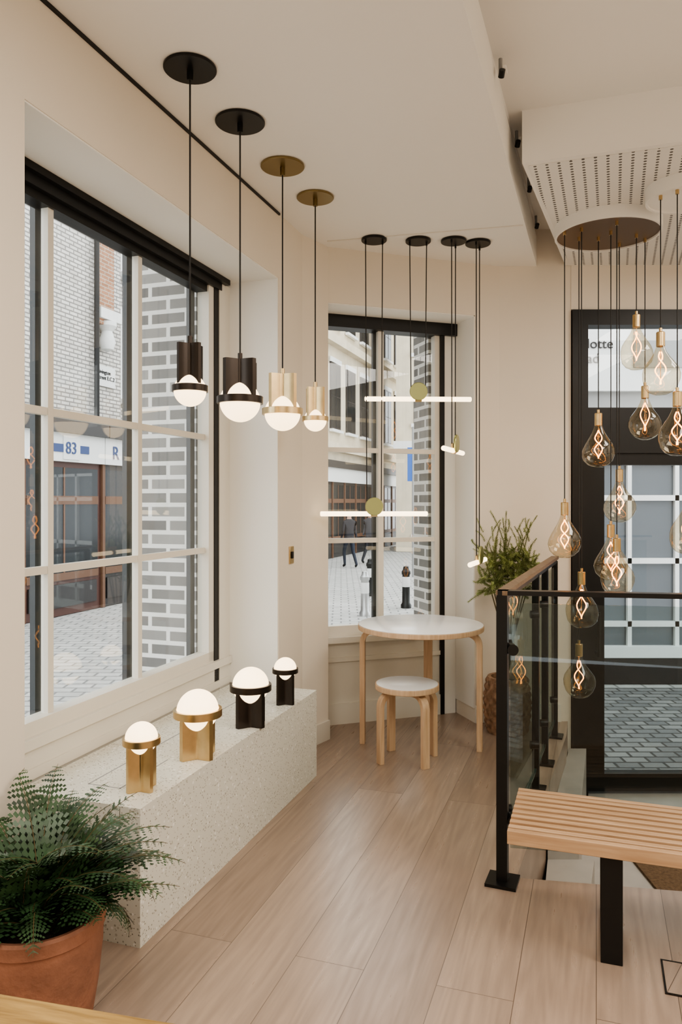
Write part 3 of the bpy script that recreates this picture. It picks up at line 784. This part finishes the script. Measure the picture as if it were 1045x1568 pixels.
for k in range(5):
    for z0 in (0.2, 4.6, 7.4):
        x0 = .7+k*1.5; w = .8; hh = 1.6 if z0 else 2.0
        p = [(x0, z0), (x0+w, z0), (x0+w, z0+hh)]+[(x0+w/2+w/2*math.cos(a), z0+hh+w/2*math.sin(a)) for a in [math.pi*i/8 for i in range(1, 8)]]+[(x0, z0+hh)]
        mb.poly([(a, -.02, b) for a, b in p], 'darkglass')
        mb.bb(x0-.1, x0+w+.1, -.12, 0, z0-.15, z0, 'extwhite')
mb.finish("arched_window_building", loc=(2.2, 30, 0), rz=-.12)
mb = MB(); X0 = 2.25; YF = 8.3
mb.bb(X0, 10, YF, YF+3, G, 7, 'wbrick'); mb.bb(X0, 10, YF-.06, YF, G, -.2, 'black'); mb.bb(X0, 10, YF-.14, YF, -.2, -.08, 'extwhite')
mb.bb(X0, 10, YF-.03, YF, -.08, 1.95, 'dglass2')
for zz in (.16, .85, 1.54, 1.93): mb.bb(X0, 10, YF-.08, YF-.03, zz-.03, zz+.03, 'extwhite')
for k in range(13): mb.bb(2.62+.52*k, 2.665+.52*k, YF-.08, YF-.03, -.08, 1.95, 'extwhite')
mb.bb(X0, 10, YF-.08, YF, 2.0, 2.7, 'grey'); mb.bb(X0, 10, YF-.16, YF, 2.7, 3.5, 'extwhite'); mb.bb(X0, 10, YF-.2, YF, 3.5, 3.6, 'grey')
mb.bb(3.17, 10, YF-.19, YF, 2.95, 3.45, 'grey')
ob = mb.finish("shop_across_lane")
text_child(ob, "Charlotte", (2.95, YF-.17, 3.16), .15, 'black', (math.pi/2, 0, 0), 'RIGHT')
text_child(ob, "Road", (2.80, YF-.17, 3.0), .15, 'black', (math.pi/2, 0, 0), 'RIGHT')
for (x, y, mt) in ((1.23, 14.2, 'black'), (.42, 13.2, 'steel'), (.62, 16.0, 'black')):
    mb = MB()
    mb.lathe([(0, 0), (.10, 0), (.10, .06), (.075, .10), (.07, .62), (.085, .64), (.085, .69), (.06, .72), (.05, .78), (0, .80)], (0, 0, 0), 20, mt)
    mb.lathe([(.0735, .40), (.0765, .41), (.0755, .58), (.072, .59)], (0, 0, 0), 20, 'extwhite')
    mb.finish("street_bollard", loc=(x, y, G-.01))
mb = MB(); mb.cyl((0, 0, 0), .03, 4.0, 'grey', 12); mb.box((-.05, 0, 3.0), (.2, .03, .9), 0, 'blue'); mb.finish("street_banner_sign", loc=(1.92, 20, G-.01))

def pedestrian(x, y, face, coat, stride):
    me = bpy.data.meshes.new("pedestrian"); 
    V = [(0, 0, .92), (0, 0, 1.12), (0, 0, 1.36), (0, 0, 1.48), (0, .01, 1.60), (0, .01, 1.70),
         (-.17, 0, 1.38), (-.23, -.06*stride, 1.12), (-.22, .10*stride, .88), (.17, 0, 1.38), (.23, .06*stride, 1.12), (.22, -.06*stride, .90),
         (-.09, 0, .86), (-.10, .16*stride, .48), (-.10, .10*stride, .07), (-.10, .24*stride, .03),
         (.09, 0, .86), (.10, -.08*stride, .48), (.10, -.34*stride, .10), (.10, -.24*stride, .03)]
    E = [(0, 1), (1, 2), (2, 3), (3, 4), (4, 5), (2, 6), (6, 7), (7, 8), (2, 9), (9, 10), (10, 11), (0, 12), (12, 13), (13, 14), (14, 15), (0, 16), (16, 17), (17, 18), (18, 19)]
    Rr = [.15, .14, .15, .055, .10, .09, .07, .05, .04, .07, .05, .04, .10, .07, .05, .04, .10, .07, .05, .04]
    me.from_pydata(V, E, []); o = bpy.data.objects.new("pedestrian", me); S.collection.objects.link(o)
    o.location = (x, y, G-.01); o.rotation_euler = (0, 0, face)
    sk = o.modifiers.new("skin", 'SKIN'); 
    for i, v in enumerate(me.skin_vertices[0].data): v.radius = (Rr[i], Rr[i]*.8); v.use_root = (i == 0)
    o.modifiers.new("sub", 'SUBSURF').levels = 2; o.modifiers["sub"].render_levels = 2
    me.materials.append(coat)
def coatmat(nm, top, legs):
    m, nt, b = new_mat(nm); tc = nt.nodes.new("ShaderNodeTexCoord"); sp = nt.nodes.new("ShaderNodeSeparateXYZ")
    nt.links.new(tc.outputs["Object"], sp.inputs[0]); dvn = nt.nodes.new("ShaderNodeMath"); dvn.operation = 'DIVIDE'; dvn.inputs[1].default_value = 1.8
    nt.links.new(sp.outputs[2], dvn.inputs[0]); r = nt.nodes.new("ShaderNodeValToRGB"); r.color_ramp.interpolation = 'CONSTANT'
    e = r.color_ramp.elements; e[0].position = 0; e[0].color = (.01, .01, .01, 1); e[1].position = .05; e[1].color = col4(legs)
    a = e.new(.48); a.color = col4(top); a = e.new(.82); a.color = (.5, .3, .22, 1); a = e.new(.92); a.color = (.05, .03, .02, 1)
    nt.links.new(dvn.outputs[0], r.inputs[0]); nt.links.new(r.outputs[0], b.inputs["Base Color"]); b.inputs["Roughness"].default_value = .8
    return m
pedestrian(.25, 23.0, .4, coatmat("dark_coat", (.02, .02, .025), (.02, .025, .04)), 1)
pedestrian(.95, 24.5, 2.6, coatmat("grey_coat", (.08, .08, .09), (.015, .015, .02)), -1)

# ------------------------------------------------------------------ LIGHT
w = bpy.data.worlds.new("sky"); S.world = w; w.use_nodes = True
nt = w.node_tree; bg = nt.nodes["Background"]
bg.inputs["Color"].default_value = (.95, .975, 1.0, 1); bg.inputs["Strength"].default_value = 2.8
def area(name, loc, sx, sy, power, color, rot=(0, 0, 0)):
    l = bpy.data.lights.new(name, 'AREA'); l.shape = 'RECTANGLE'; l.size = sx; l.size_y = sy; l.energy = power; l.color = color
    o = bpy.data.objects.new(name, l); o.location = loc; o.rotation_euler = rot; S.collection.objects.link(o); return o
area("fill_light_rear", (-.2, .2, 3.05), 2.0, 1.6, 55, (1, .94, .86))  # added fill above the camera, out of view; no fitting is modelled
area("fill_light_side", (2.5, 1.4, 3.05), 1.2, 2.0, 58, (1, .94, .86))  # unseen fill light added to brighten the room from the right
area("entrance_fill_light", (2.85, 3.6, 3.05), .8, 1.0, 22, (1, .92, .82))  # extra fill over the entrance, outside the frame, not a real fixture

# ------------------------------------------------------------------ CAMERA
cam = bpy.data.cameras.new("camera"); co = bpy.data.objects.new("camera", cam); S.collection.objects.link(co)
co.location = (0, 0, 1.5); co.rotation_euler = (math.pi/2, 0, 0)
cam.sensor_fit = 'VERTICAL'; cam.sensor_height = 36; cam.sensor_width = 24
cam.lens = 36*1150/1568; cam.shift_y = -16/1568; cam.clip_start = .05
S.camera = co
try:
    S.view_settings.view_transform = 'AgX'; S.view_settings.look = 'AgX - Medium High Contrast'
except Exception: pass
S.view_settings.exposure = 0.4
